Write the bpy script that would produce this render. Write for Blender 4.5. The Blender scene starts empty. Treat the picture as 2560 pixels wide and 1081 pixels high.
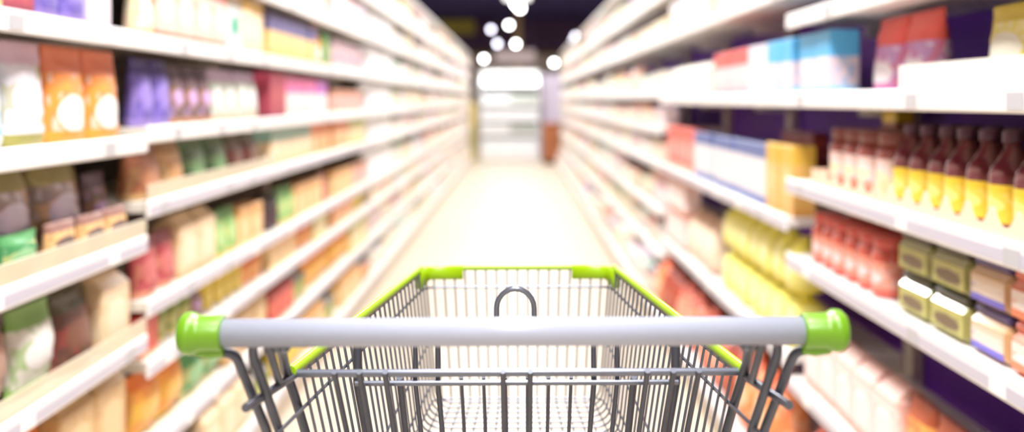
import bpy, math, random
from mathutils import Vector, Matrix

random.seed(11)
PI = math.pi
scene = bpy.context.scene
col = scene.collection

# ----------------------------------------------------------------- colours and materials
def lin(c):
    c /= 255.0
    return c / 12.92 if c <= 0.04045 else ((c + 0.055) / 1.055) ** 2.4
def S(r, g, b):
    return (lin(r), lin(g), lin(b), 1.0)

MATS = {}
def mat(name, color, rough=0.5, metal=0.0, emit=None, strength=0.0, coat=0.0, spec=0.5):
    if name in MATS:
        return MATS[name]
    m = bpy.data.materials.new(name)
    m.use_nodes = True
    b = m.node_tree.nodes['Principled BSDF']
    b.inputs['Base Color'].default_value = color
    b.inputs['Roughness'].default_value = rough
    b.inputs['Metallic'].default_value = metal
    b.inputs['Specular IOR Level'].default_value = spec
    b.inputs['Coat Weight'].default_value = coat
    if emit:
        b.inputs['Emission Color'].default_value = emit
        b.inputs['Emission Strength'].default_value = strength
    MATS[name] = m
    return m

def noisy(name, c1, c2, scale=20.0, rough=0.5, metal=0.0, bump=0.0, detail=3.0):
    """two tones blended by noise: scuffed paint, worn floor"""
    if name in MATS:
        return MATS[name]
    m = mat(name, c1, rough, metal)
    nt = m.node_tree
    b = nt.nodes['Principled BSDF']
    tc = nt.nodes.new('ShaderNodeTexCoord')
    n = nt.nodes.new('ShaderNodeTexNoise')
    n.inputs['Scale'].default_value = scale
    n.inputs['Detail'].default_value = detail
    nt.links.new(tc.outputs['Object'], n.inputs['Vector'])
    mx = nt.nodes.new('ShaderNodeMix'); mx.data_type = 'RGBA'
    mx.inputs[6].default_value = c1; mx.inputs[7].default_value = c2
    nt.links.new(n.outputs['Fac'], mx.inputs[0])
    nt.links.new(mx.outputs[2], b.inputs['Base Color'])
    if bump:
        bp = nt.nodes.new('ShaderNodeBump')
        bp.inputs['Strength'].default_value = bump
        bp.inputs['Distance'].default_value = 0.002
        nt.links.new(n.outputs['Fac'], bp.inputs['Height'])
        nt.links.new(bp.outputs['Normal'], b.inputs['Normal'])
    return m

def pack(name, main, band, accent, logo, top=0.78, bot=0.12, lx=0.34, lz=0.2, lc=0.46, rough=0.42, metal=0.0, blots=0.6):
    """printed packaging: a band across the top, a foot strip, an oval in the middle and small printed patches"""
    if name in MATS:
        return MATS[name]
    m = mat(name, main, rough, metal)
    nt = m.node_tree; L = nt.links.new; N = nt.nodes.new
    b = nt.nodes['Principled BSDF']
    tc = N('ShaderNodeTexCoord'); sp = N('ShaderNodeSeparateXYZ')
    L(tc.outputs['Generated'], sp.inputs[0])
    def mth(op, a, v):
        n = N('ShaderNodeMath'); n.operation = op
        for i, q in enumerate((a, v)):
            if isinstance(q, (int, float)):
                n.inputs[i].default_value = q
            else:
                L(q, n.inputs[i])
        return n.outputs[0]
    def mixc(f, a, c):
        n = N('ShaderNodeMix'); n.data_type = 'RGBA'
        L(f, n.inputs[0])
        if isinstance(a, tuple):
            n.inputs[6].default_value = a
        else:
            L(a, n.inputs[6])
        n.inputs[7].default_value = c
        return n.outputs[2]
    x, z = sp.outputs[0], sp.outputs[2]
    vor = N('ShaderNodeTexVoronoi'); vor.inputs['Scale'].default_value = 5.0
    L(tc.outputs['Generated'], vor.inputs['Vector'])
    sv = N('ShaderNodeSeparateXYZ'); L(vor.outputs['Color'], sv.inputs[0])
    f = mth('MULTIPLY', mth('GREATER_THAN', sv.outputs[0], 0.72), blots)
    c = mixc(f, main, accent)
    v2 = N('ShaderNodeTexVoronoi'); v2.inputs['Scale'].default_value = 9.0
    L(tc.outputs['Generated'], v2.inputs['Vector'])
    s2 = N('ShaderNodeSeparateXYZ'); L(v2.outputs['Color'], s2.inputs[0])
    c = mixc(mth('MULTIPLY', mth('GREATER_THAN', s2.outputs[1], 0.8), blots*.8), c, logo)
    c = mixc(mth('MULTIPLY', mth('LESS_THAN', s2.outputs[1], 0.13), blots*.8), c, band)
    ex = mth('DIVIDE', mth('SUBTRACT', x, 0.5), lx)
    ez = mth('DIVIDE', mth('SUBTRACT', z, lc), lz)
    e = mth('ADD', mth('MULTIPLY', ex, ex), mth('MULTIPLY', ez, ez))
    c = mixc(mth('LESS_THAN', e, 1.0), c, logo)
    c = mixc(mth('GREATER_THAN', z, top), c, band)
    c = mixc(mth('LESS_THAN', z, bot), c, accent)
    L(c, b.inputs['Base Color'])
    return m

# ----------------------------------------------------------------- mesh building
class MB:
    def __init__(self):
        self.v = []; self.f = []; self.s = []; self.mi = []
    def add(self, verts, faces, smooth=False, mi=0):
        o = len(self.v)
        self.v += [tuple(p) for p in verts]
        for q in faces:
            self.f.append(tuple(o + i for i in q)); self.s.append(smooth); self.mi.append(mi)
    def box(self, x0, x1, y0, y1, z0, z1, c=0.0, mi=0):
        """box with chamfered edges"""
        if c <= 0:
            v = [(x, y, z) for x in (x0, x1) for y in (y0, y1) for z in (z0, z1)]
            self.add(v, [(0,1,3,2),(4,6,7,5),(0,4,5,1),(2,3,7,6),(0,2,6,4),(1,5,7,3)], False, mi)
            return
        cx, cy, cz = (x0+x1)/2, (y0+y1)/2, (z0+z1)/2
        hx, hy, hz = (x1-x0)/2, (y1-y0)/2, (z1-z0)/2
        v = []; idx = {}
        for sx in (-1, 1):
            for sy in (-1, 1):
                for sz in (-1, 1):
                    for ax in range(3):
                        p = [sx*(hx-c), sy*(hy-c), sz*(hz-c)]
                        p[ax] = (sx*hx, sy*hy, sz*hz)[ax]
                        idx[(sx, sy, sz, ax)] = len(v)
                        v.append((cx+p[0], cy+p[1], cz+p[2]))
        f = []
        for ax in range(3):
            for s in (-1, 1):
                q = []
                for a, b in ((-1,-1),(1,-1),(1,1),(-1,1)):
                    t = [a, b]; t.insert(ax, s); q.append(idx[(t[0], t[1], t[2], ax)])
                flip = (s < 0) != (ax == 1)
                f.append(tuple(reversed(q)) if flip else tuple(q))
        for ax in range(3):
            o1, o2 = [i for i in range(3) if i != ax]
            for a in (-1, 1):
                for b in (-1, 1):
                    def key(s, which):
                        t = [0,0,0]; t[ax] = s; t[o1] = a; t[o2] = b
                        return idx[(t[0], t[1], t[2], which)]
                    q = (key(-1,o1), key(1,o1), key(1,o2), key(-1,o2))
                    P = [Vector(v[i]) for i in q]
                    n = (P[1]-P[0]).cross(P[2]-P[0])
                    m = (P[0]+P[2])/2 - Vector((cx,cy,cz)); m[ax] = 0
                    f.append(q if n.dot(m) > 0 else tuple(reversed(q)))
        for sx in (-1, 1):
            for sy in (-1, 1):
                for sz in (-1, 1):
                    q = tuple(idx[(sx,sy,sz,a)] for a in range(3))
                    f.append(q if sx*sy*sz > 0 else tuple(reversed(q)))
        self.add(v, f, False, mi)
    def tube(self, pts, r, n=10, cap=True, mi=0, ry=None):
        """round bar swept along a path"""
        P = [Vector(p) for p in pts]
        T = []
        for i in range(len(P)):
            a = P[max(0, i-1)]; b = P[min(len(P)-1, i+1)]
            T.append((b-a).normalized())
        up = Vector((0,0,1)) if abs(T[0].z) < 0.9 else Vector((1,0,0))
        U = (up - T[0]*up.dot(T[0])).normalized()
        v = []
        for i, p in enumerate(P):
            if i:
                U = (U - T[i]*U.dot(T[i])).normalized()
            W = T[i].cross(U)
            rr = r[i] if isinstance(r, (list, tuple)) else r
            rb = rr if ry is None else ry
            for k in range(n):
                a = 2*PI*k/n
                v.append(p + U*(rr*math.cos(a)) + W*(rb*math.sin(a)))
        f = []
        for i in range(len(P)-1):
            for k in range(n):
                f.append((i*n+k, i*n+(k+1)%n, (i+1)*n+(k+1)%n, (i+1)*n+k))
        self.add(v, f, True, mi)
        if cap:
            self.add(v[:n], [tuple(reversed(range(n)))], False, mi)
            self.add(v[-n:], [tuple(range(n))], False, mi)
    def lathe(self, prof, n=20, axis='z', o=(0,0,0), mi=0, smooth=True):
        """profile of (radius, height) turned about an axis"""
        v = []
        for r, h in prof:
            for k in range(n):
                a = 2*PI*k/n
                if axis == 'z':
                    v.append((o[0]+r*math.cos(a), o[1]+r*math.sin(a), o[2]+h))
                elif axis == 'x':
                    v.append((o[0]+h, o[1]+r*math.cos(a), o[2]+r*math.sin(a)))
                else:
                    v.append((o[0]+r*math.sin(a), o[1]+h, o[2]+r*math.cos(a)))
        f = []
        for i in range(len(prof)-1):
            for k in range(n):
                f.append((i*n+k, i*n+(k+1)%n, (i+1)*n+(k+1)%n, (i+1)*n+k))
        if prof[0][0] > 1e-6:
            f.append(tuple(reversed(range(n))))
        if prof[-1][0] > 1e-6:
            m = (len(prof)-1)*n
            f.append(tuple(range(m, m+n)))
        self.add(v, f, smooth, mi)
    def mesh(self, name, mats):
        me = bpy.data.meshes.new(name)
        me.from_pydata(self.v, [], self.f)
        for m in (mats if isinstance(mats, (list, tuple)) else [mats]):
            me.materials.append(m)
        me.polygons.foreach_set('use_smooth', self.s)
        me.polygons.foreach_set('material_index', self.mi)
        me.update()
        return me
    def build(self, name, mats, parent=None, label=None):
        o = bpy.data.objects.new(name, self.mesh(name, mats))
        col.objects.link(o)
        if parent is not None:
            o.parent = parent
        if label:
            o['label'] = label
        return o

def fillet(pts, rad, n=6):
    """round the corners of a polyline"""
    P = [Vector(p) for p in pts]
    out = [P[0]]
    for i in range(1, len(P)-1):
        a, b, c = P[i-1], P[i], P[i+1]
        d1, d2 = (a-b), (c-b)
        r = min(rad, d1.length*0.48, d2.length*0.48)
        p, q = b + d1.normalized()*r, b + d2.normalized()*r
        for k in range(n+1):
            t = k/n
            out.append(p*(1-t)**2 + b*2*t*(1-t) + q*t*t)
    out.append(P[-1])
    return out

def tag(o, label=None, cat=None, group=None, kind=None):
    if label: o['label'] = label
    if cat: o['category'] = cat
    if group: o['group'] = group
    if kind: o['kind'] = kind
    return o
def empty(name, loc, rz=0.0):
    o = bpy.data.objects.new(name, None)
    o.empty_display_size = 0.1
    col.objects.link(o)
    o.location = loc; o.rotation_euler = (0, 0, rz)
    return o

ORD = ('first second third fourth fifth sixth seventh eighth ninth tenth eleventh twelfth thirteenth fourteenth fifteenth sixteenth '
       'seventeenth eighteenth nineteenth twentieth').split()
NUM = 'zero one two three four five six seven eight nine ten eleven twelve thirteen fourteen fifteen sixteen seventeen eighteen nineteen twenty'.split()

# ----------------------------------------------------------------- camera
H = 1.40
F_PX = 2457.0
cam_d = bpy.data.cameras.new('camera')
cam = bpy.data.objects.new('camera', cam_d)
col.objects.link(cam)
cam.location = (0, 0, H)
cam.rotation_euler = (PI/2, 0, 0)
cam_d.sensor_width = 36.0
cam_d.lens = 36.0*F_PX/2560.0
cam_d.shift_x = -13/2560.0
cam_d.shift_y = -290.5/2560.0
cam_d.clip_start = 0.02
cam_d.dof.use_dof = True
cam_d.dof.focus_distance = 1.21
cam_d.dof.aperture_fstop = 2.0
scene.camera = cam

# ----------------------------------------------------------------- materials in use
M_STEEL = noisy('zinc_plated_steel', S(120,124,136), S(110,114,126), 60, 0.27, 0.6)
M_STEEL2 = noisy('dark_zinc_tube', S(88,91,104), S(78,81,94), 60, 0.4, 0.4)
M_GRIP = noisy('pale_grey_plastic', S(172,177,195), S(176,181,199), 40, 0.24)
M_GRIP.node_tree.nodes['Principled BSDF'].inputs['Specular IOR Level'].default_value = .35
M_CAP = noisy('lime_green_cap', S(114,166,34), S(108,160,30), 30, 0.26)
M_STRIP = noisy('lime_green_strip', S(164,206,8), S(158,200,6), 30, 0.32)
M_RUBBER = mat('caster_rubber', S(45,46,50), 0.7)
M_LIP = noisy('white_price_rail', S(244,243,242), S(238,237,238), 6, 0.4)
M_SHELF_W = noisy('cream_enamel_shelf', S(238,232,222), S(230,224,214), 8, 0.45)
M_SHELF_R = noisy('white_enamel_shelf', S(236,233,230), S(228,224,222), 8, 0.45)
M_BACK_L = noisy('brown_grey_back_panel', S(120,104,92), S(104,90,80), 5, 0.6)
M_BACK_R = noisy('violet_shade_back_panel', S(108,42,176), S(96,34,164), 5, 0.6)  # violet tint of the shadowed shelf gaps, put into the panel colour
M_POST = noisy('beige_upright', S(222,212,200), S(212,202,190), 8, 0.5)
M_TAG = mat('white_price_tag', S(250,250,248), 0.5)
M_TAG_Y = mat('grey_price_tag', S(190,190,196), 0.5)
M_STRIPG = mat('lavender_grey_price_strip', S(198,196,212), 0.4)

# ----------------------------------------------------------------- products
def m_box(w, h, d):
    b = MB(); b.box(-w/2, w/2, 0, d, 0, h, 0.003)
    return b
def m_pouch(w, h, d, seal=0.09, rnd=1):
    """stand-up pouch: fat foot, pinched top with a flat seal"""
    rg = random.Random(rnd)
    b = MB(); nx, nz = 10, 12
    def half(side):
        vs = []
        for j in range(nz+1):
            t = j/nz
            if t > 1-seal: th = 0.004
            else:
                q = t/(1-seal)
                th = d/2*(0.30+0.70*math.cos(q*PI/2)**0.7)*min(1, 0.72+q*3) if q < 1 else 0.004
                th = max(th, 0.004)
            for i in range(nx+1):
                u = i/nx*2-1
                prof = (1-abs(u)**2.6)**0.6
                wr = rg.uniform(-1, 1)*0.0022 if 0 < j < nz and 0 < i < nx else 0
                y = d/2 + side*(0.002+th*prof) + wr
                x = u*w/2*(1-0.05*math.sin(min(1, t/(1-seal))*PI))
                vs.append((x, y, t*h))
        return vs
    F = [(j*(nx+1)+i, j*(nx+1)+i+1, (j+1)*(nx+1)+i+1, (j+1)*(nx+1)+i) for j in range(nz) for i in range(nx)]
    b.add(half(-1), F, True)
    b.add(half(1), [tuple(reversed(q)) for q in F], True)
    n = (nx+1)*(nz+1)
    rim = [j*(nx+1) for j in range(nz+1)]
    b.f += [(rim[j+1], rim[j+1]+n, rim[j]+n, rim[j]) for j in range(nz)]
    b.f += [(rim[j]+nx, rim[j]+nx+n, rim[j+1]+nx+n, rim[j+1]+nx) for j in range(nz)]
    b.f += [(i+1, i, i+n, i+1+n) for i in range(nx)]
    k = nz*(nx+1)
    b.f += [(k+i, k+i+1, k+i+1+n, k+i+n) for i in range(nx)]
    m = len(b.f)-len(b.s); b.s += [False]*m; b.mi += [0]*m
    return b
def m_pillow(w, h, d, rnd=1):
    """pillow bag sealed at both ends"""
    rg = random.Random(rnd)
    b = MB(); nx, nz = 10, 12
    def half(side):
        vs = []
        for j in range(nz+1):
            t = j/nz
            th = 0.003 if t < 0.06 or t > 0.93 else d/2*max(0.03, math.sin((t-0.06)/0.87*PI))**0.55
            for i in range(nx+1):
                u = i/nx*2-1
                prof = (1-abs(u)**2.4)**0.6
                wr = rg.uniform(-1, 1)*0.003 if 0 < j < nz and 0 < i < nx else 0
                vs.append((u*w/2*(1-0.07*math.sin(t*PI)), d/2+side*(0.001+th*prof)+wr, t*h))
        return vs
    F = [(j*(nx+1)+i, j*(nx+1)+i+1, (j+1)*(nx+1)+i+1, (j+1)*(nx+1)+i) for j in range(nz) for i in range(nx)]
    b.add(half(-1), F, True)
    b.add(half(1), [tuple(reversed(q)) for q in F], True)
    n = (nx+1)*(nz+1)
    b.f += [((j+1)*(nx+1), (j+1)*(nx+1)+n, j*(nx+1)+n, j*(nx+1)) for j in range(nz)]
    b.f += [(j*(nx+1)+nx, j*(nx+1)+nx+n, (j+1)*(nx+1)+nx+n, (j+1)*(nx+1)+nx) for j in range(nz)]
    m = len(b.f)-len(b.s); b.s += [False]*m; b.mi += [0]*m
    return b
def m_sack(w, h, d, rnd=1):
    """plump sack or net bag with a gathered top"""
    rg = random.Random(rnd)
    b = MB(); n = 16; prof = [(0.62,0.0),(0.92,0.06),(1.0,0.25),(0.98,0.5),(0.86,0.72),(0.5,0.86),(0.2,0.92),(0.34,1.0)]
    vs = []
    for r, t in prof:
        for k in range(n):
            a = 2*PI*k/n
            rr = r*(1+(rg.uniform(-0.06, 0.06) if 0.05 < t < 0.9 else 0))
            e = 0.7
            cx = math.copysign(abs(math.cos(a))**e, math.cos(a)); sy = math.copysign(abs(math.sin(a))**e, math.sin(a))
            vs.append((w/2*rr*cx*0.92, d/2+d/2*rr*sy*0.92, t*h))
    f = [(i*n+k, i*n+(k+1)%n, (i+1)*n+(k+1)%n, (i+1)*n+k) for i in range(len(prof)-1) for k in range(n)]
    f.append(tuple(reversed(range(n)))); f.append(tuple(range((len(prof)-1)*n, len(prof)*n)))
    b.add(vs, f, True)
    return b
def m_brick(w, h, d):
    """paper brick bag with a folded top"""
    b = MB()
    b.box(-w/2, w/2, 0, d, 0, h*0.86, 0.008)
    z = h*0.86-0.001
    b.add([(-w/2+.008,.008,z),(w/2-.008,.008,z),(w/2-.008,d-.008,z),(-w/2+.008,d-.008,z),(-w/2+.01,d*.42,h),(w/2-.01,d*.42,h),(w/2-.01,d*.58,h),(-w/2+.01,d*.58,h)],
          [(0,1,5,4),(1,2,6,5),(2,3,7,6),(3,0,4,7),(4,5,6,7)])
    return b
def m_carton(w, h, d):
    """gable-topped drink carton"""
    b = MB(); s = h*0.76; g = h*0.92
    b.add([(-w/2,0,0),(w/2,0,0),(w/2,d,0),(-w/2,d,0),(-w/2,0,s),(w/2,0,s),(w/2,d,s),(-w/2,d,s),
           (-w/2,d/2-.004,g),(w/2,d/2-.004,g),(w/2,d/2+.004,g),(-w/2,d/2+.004,g),
           (-w/2,d/2-.004,h),(w/2,d/2-.004,h),(w/2,d/2+.004,h),(-w/2,d/2+.004,h)],
          [(3,2,1,0),(0,1,5,4),(1,2,6,5),(2,3,7,6),(3,0,4,7),(4,5,9,8),(6,7,11,10),(5,6,10,9),(7,4,8,11),(8,9,13,12),(10,11,15,14),(9,10,14,13),(11,8,12,15),(12,13,14,15)])
    return b
def p_jar(w, h):
    r = w/2
    return [(r*.9,0),(r,.006),(r,h*.68),(r*.96,h*.74),(r*.84,h*.79),(r*.82,h*.815)], [(r*.9,0),(r*.9,h*.17),(r*.86,h*.19)]
def p_bottle(w, h):
    r = w/2
    return [(r*.88,0),(r,.008),(r,h*.52),(r*.93,h*.6),(r*.6,h*.72),(r*.36,h*.8),(r*.33,h*.9)], [(r*.42,0),(r*.44,h*.012),(r*.44,h*.11),(r*.38,h*.125)]
def p_can(w, h):
    r = w/2
    return [(r*.94,0),(r*.98,.003),(r*.98,.008),(r*.95,.01),(r*.95,h-.012),(r*.98,h-.009),(r*.98,h-.002),(r*.93,h-.001),(r*.92,h-.006)], None

DESIGNS = {}
def design(key, kind, one, many, w, h, d, main, band, accent, logo, lid=None, label=None, **kw):
    DESIGNS[key] = dict(key=key, kind=kind, one=one, many=many, w=w, h=h, d=d, main=main, band=band, accent=accent, logo=logo, lid=lid, label=label, kw=kw, protos={})

CAT = dict(food_box='box', snack_pouch='pouch', crisp_bag='bag', sauce_jar='jar', sauce_bottle='bottle', tin_can='can', net_bag='bag',
           flour_bag='bag', milk_carton='carton', roll_pack='pack', foil_bag='bag', kraft_bag='bag', tea_box='box', cereal_box='box', juice_bottle='bottle',
           rice_sack='bag', spice_jar='jar')

def proto(dz, near):
    """meshes of one product design: list of (part name, mesh, z offset); first is the body"""
    if near in dz['protos']:
        return dz['protos'][near]
    k, w, h, d, nm = dz['kind'], dz['w'], dz['h'], dz['d'], dz['key']
    rnd = sum(map(ord, nm))
    pm = pack('print_'+nm, dz['main'], dz['band'], dz['accent'], dz['logo'], **dz['kw'])
    parts = []
    if k in ('food_box', 'tea_box', 'cereal_box'):
        parts.append((k, m_box(w, h, d).mesh(k, pm)))
        if near:
            fl = MB(); fl.box(-w/2+.004, w/2-.004, .004, d*.5, h, h+.0012)
            parts.append(('top_flap', fl.mesh('top_flap', pm)))
    elif k in ('snack_pouch', 'foil_bag'):
        parts.append((k, m_pouch(w, h, d, rnd=rnd).mesh(k, pm)))
    elif k in ('crisp_bag',):
        parts.append((k, m_pillow(w, h, d, rnd=rnd).mesh(k, pm)))
    elif k in ('net_bag', 'rice_sack'):
        parts.append((k, m_sack(w, h, d, rnd=rnd).mesh(k, pm)))
        if near:
            t = MB(); t.lathe([(w*.12,h*.9),(w*.14,h*.905),(w*.14,h*.935),(w*.12,h*.94)], 12, 'z', (0,d/2,0))
            parts.append(('tie', t.mesh('tie', mat('tie_'+nm, dz['band'], 0.5))))
    elif k in ('flour_bag', 'kraft_bag'):
        parts.append((k, m_brick(w, h, d).mesh(k, pm)))
        if near:
            t = MB(); t.box(-w*.3, w*.3, -.0015, .0, h*.2, h*.6, 0.0)
            parts.append(('label', t.mesh('label', mat('label_'+nm, dz['logo'], 0.5))))
    elif k == 'milk_carton':
        parts.append((k, m_carton(w, h, d).mesh(k, pm)))
    elif k == 'roll_pack':
        b = MB()
        for i in (-1, 1):
            for j in range(2):
                b.lathe([(w*.235,.002),(w*.248,.012),(w*.248,h/2-.012),(w*.235,h/2-.002)], 16, 'z', (i*w*.25, d/2, j*h/2))
        b.box(-w*.3, w*.3, d/2-w*.2, d/2+w*.2, .004, h-.004, .01)
        parts.append((k, b.mesh(k, pm)))
    else:
        body, lid = {'sauce_jar': p_jar, 'spice_jar': p_jar, 'sauce_bottle': p_bottle, 'juice_bottle': p_bottle, 'tin_can': p_can}[k](w, h)
        r = w/2; o = (0, r, 0)
        sqr = w > .15
        gm = mat('content_'+nm, dz['main'], 0.12, 0.0, coat=0.6) if lid else mat('tin_rim', S(200,200,205), 0.3, 0.8)
        b = MB()
        if sqr: b.box(-w/2, w/2, 0, d, 0, h*.8, .014)
        else: b.lathe(body, 18, 'z', o, 0)
        lb = MB(); lh0, lh1 = (h*.1, h*.6) if lid and 'jar' in k else ((h*.08, h*.46) if lid else (.012, h-.014))
        rl = r*1.006 if lid else r*.962
        if sqr:
            lb.box(-w/2+.015, w/2-.015, -.001, d+.001, h*.1, h*.62, 0, 1); lb.box(-w/2-.001, w/2+.001, .015, d-.015, h*.1, h*.62, 0, 1)
        else:
            lb.lathe([(rl, lh0), (rl, lh1)], 18, 'z', o, 1)
            lb.f = [q for q in lb.f if len(q) == 4]; lb.s = lb.s[:len(lb.f)]; lb.mi = lb.mi[:len(lb.f)]
        ld = MB()
        lm = mat('lid_'+nm, dz['lid'] or (0.5,0.5,0.5,1), 0.35)
        if lid:
            z0 = h-max(q[1] for q in lid)
            if sqr: ld.box(-w*.45, w*.45, d*.06, d*.94, h*.801, h, .006, 2)
            else: ld.lathe([(a, z0+q) for a, q in lid], 18, 'z', o, 2)
        lab = pack('label_'+nm, dz['label'] or dz['main'], dz['band'], dz['accent'], dz['logo'], **dz['kw'])
        if near:
            parts.append((k, b.mesh(k, gm)))
            for x in (lb, ld): x.mi = [0]*len(x.mi)
            parts.append(('label', lb.mesh('label', lab)))
            if lid: parts.append(('cap' if 'bottle' in k else 'lid', ld.mesh('lid', lm)))
        else:
            for x in (lb, ld):
                oo = len(b.v); b.v += x.v; b.f += [tuple(oo+i for i in q) for q in x.f]; b.s += x.s; b.mi += x.mi
            parts.append((k, b.mesh(k, [gm, lab, lm])))
    dz['protos'][near] = parts
    return parts

def place(dz, loc, rz, near, label, group):
    parts = proto(dz, near)
    o = bpy.data.objects.new(parts[0][0], parts[0][1])
    col.objects.link(o)
    o.location = loc; o.rotation_euler = (0, 0, rz)
    tag(o, label, CAT[dz['kind']], group)
    for nm, me in parts[1:]:
        c = bpy.data.objects.new(nm, me); col.objects.link(c); c.parent = o
    return o

W = S(250,248,246)
D = design
# snack side
D('pouch_blue','snack_pouch','pale blue and white pouch','pale blue and white pouches',.19,.235,.08,S(150,200,235),S(40,130,190),S(235,240,250),S(240,244,250))
D('pouch_lilac','snack_pouch','white pouch with lilac top','white pouches with lilac top',.19,.235,.08,S(238,236,246),S(225,195,215),S(170,165,90),S(226,228,238),lz=.22)
D('pouch_orange','snack_pouch','orange pouch with white oval','orange pouches with white oval',.20,.235,.08,S(240,150,80),S(226,130,95),S(236,160,60),S(244,240,238),top=.72,lz=.2,lc=.3)
D('pouch_cream','snack_pouch','cream yellow pouch','cream yellow pouches',.12,.18,.07,S(250,238,200),S(230,180,215),S(240,190,110),S(252,248,238))
D('pouch_violet','snack_pouch','violet blue pouch','violet blue pouches',.13,.2,.07,S(110,95,180),S(70,60,120),S(150,130,205),S(150,130,210))
D('pouch_plum','snack_pouch','dark plum pouch with lilac spot','dark plum pouches with lilac spot',.135,.19,.07,S(112,92,90),S(90,72,84),S(180,130,90),S(205,170,225),lz=.13,lx=.3)
D('pouch_mint','snack_pouch','mint and white pouch','mint and white pouches',.15,.19,.07,S(190,205,190),S(210,190,220),S(235,190,160),S(235,235,240))
D('box_redpink','food_box','pink box with red corner','pink boxes with red corner',.175,.235,.09,S(250,205,190),S(244,150,140),S(240,120,90),S(252,228,224))
D('box_teal','food_box','white box with teal square','white boxes with teal square',.19,.23,.09,S(232,226,236),S(200,180,150),S(230,225,240),S(40,180,140),lx=.25,lz=.17)
D('box_beige','food_box','beige and straw box','beige and straw boxes',.16,.22,.09,S(250,226,186),S(222,180,90),S(240,215,170),S(252,236,210))
D('box_navyorange','food_box','amber box with slate blue top','amber boxes with slate blue top',.16,.2,.08,S(248,205,130),S(105,100,150),S(240,190,110),S(250,220,160),top=.62)
D('box_green','food_box','deep green box','deep green boxes',.15,.2,.08,S(80,150,70),S(60,135,65),S(200,190,90),S(160,195,120))
D('box_mauve','food_box','mauve box with plum band','mauve boxes with plum band',.15,.17,.08,S(228,200,200),S(170,140,150),S(240,225,215),S(190,150,180))
D('box_crimson','food_box','tall crimson box','tall crimson boxes',.14,.2,.08,S(176,70,90),S(200,80,110),S(150,60,80),S(190,90,95))
D('box_pinkwhite','food_box','white box with pink top','white boxes with pink top',.135,.19,.08,S(248,226,220),S(232,120,175),S(250,225,200),S(250,236,236),top=.58)
D('box_purplewhite','food_box','white box with purple top','white boxes with purple top',.14,.19,.08,S(244,226,230),S(190,110,195),S(240,215,215),S(246,236,240),top=.58)
D('box_rose','food_box','small rose brown box','small rose brown boxes',.13,.14,.08,S(225,165,155),S(200,140,110),S(240,215,190),S(235,195,190))
D('foil_brown','foil_bag','copper brown foil bag','copper brown foil bags',.22,.2,.1,S(165,105,75),S(140,85,65),S(215,175,120),S(190,130,95),rough=.3)
D('foil_tan','foil_bag','tan foil bag','tan foil bags',.2,.19,.1,S(205,165,115),S(160,120,80),S(225,200,150),S(200,150,100),rough=.3)
D('foil_green','foil_bag','dark green foil bag','dark green foil bags',.24,.2,.1,S(52,78,50),S(70,100,60),S(140,170,120),S(110,150,100),rough=.3)
D('foil_choc','foil_bag','chocolate brown foil bag','chocolate brown foil bags',.2,.19,.1,S(96,66,58),S(80,72,48),S(160,70,70),S(120,80,66),rough=.3)
D('foil_silver','foil_bag','silver brown foil bag','silver brown foil bags',.25,.235,.12,S(140,124,120),S(150,140,90),S(215,170,130),S(196,186,204),rough=.22,metal=.35)
D('foil_dark','foil_bag','dark aubergine foil bag','dark aubergine foil bags',.18,.22,.1,S(70,48,72),S(86,64,80),S(140,110,110),S(110,88,96),rough=.3)
D('foil_blush','foil_bag','blush beige foil bag','blush beige foil bags',.2,.22,.1,S(205,175,165),S(190,160,160),S(225,200,170),S(235,215,215),rough=.3)
D('crisp_emerald','crisp_bag','emerald green crisp bag','emerald green crisp bags',.2,.17,.08,S(70,150,95),S(90,160,100),S(230,220,150),S(150,200,150))
D('crisp_leaf','crisp_bag','white and leaf green bag','white and leaf green bags',.2,.2,.09,S(225,224,216),S(130,170,90),S(140,190,90),S(236,234,236))
D('crisp_brown','crisp_bag','russet brown crisp bag','russet brown crisp bags',.22,.21,.1,S(150,105,85),S(128,84,70),S(205,165,130),S(175,140,125))
D('crisp_orange','crisp_bag','orange yellow crisp bag','orange yellow crisp bags',.2,.2,.1,S(244,165,80),S(235,130,60),S(250,215,90),S(250,196,110))
D('crisp_coral','crisp_bag','coral red crisp bag','coral red crisp bags',.19,.2,.1,S(230,120,90),S(215,95,75),S(250,190,140),S(245,180,150))
D('crisp_emerald_low','crisp_bag','small emerald green packet','small emerald green packets',.16,.1,.045,S(70,150,95),S(90,160,100),S(230,220,150),S(150,200,150))
D('pouch_apricot_low','snack_pouch','small apricot packet','small apricot packets',.15,.1,.045,S(236,190,130),S(150,110,100),S(245,205,150),S(120,100,96))
D('kraft_tan','kraft_bag','tan kraft paper bag','tan kraft paper bags',.19,.24,.1,S(214,178,128),S(200,165,115),S(190,150,105),S(228,200,155))
D('kraft_pale','kraft_bag','pale kraft paper bag','pale kraft paper bags',.18,.2,.1,S(235,212,176),S(220,190,150),S(220,185,140),S(242,226,200))
D('box_tealtop','food_box','sand box with teal top','sand boxes with teal top',.2,.2,.09,S(238,212,172),S(145,180,165),S(240,200,150),S(245,225,195),top=.66)
D('box_tangerine','food_box','tangerine orange box','tangerine orange boxes',.17,.19,.08,S(240,165,110),S(225,130,90),S(246,200,150),S(248,205,160))
D('box_lime','food_box','lime and straw box','lime and straw boxes',.17,.18,.08,S(232,216,160),S(190,200,110),S(200,200,110),S(245,228,190))
D('pouch_plumred','snack_pouch','plum red pouch','plum red pouches',.16,.17,.07,S(180,75,85),S(150,80,90),S(220,150,120),S(200,110,110))
D('pouch_leaf','snack_pouch','leaf green pouch','leaf green pouches',.15,.17,.07,S(130,185,110),S(100,150,80),S(235,210,120),S(180,215,150))
D('jar_black','spice_jar','near black jar','near black jars',.09,.15,.09,S(50,38,48),S(70,52,60),S(90,62,70),S(80,60,66),lid=S(40,32,40),label=S(74,56,66))
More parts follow.
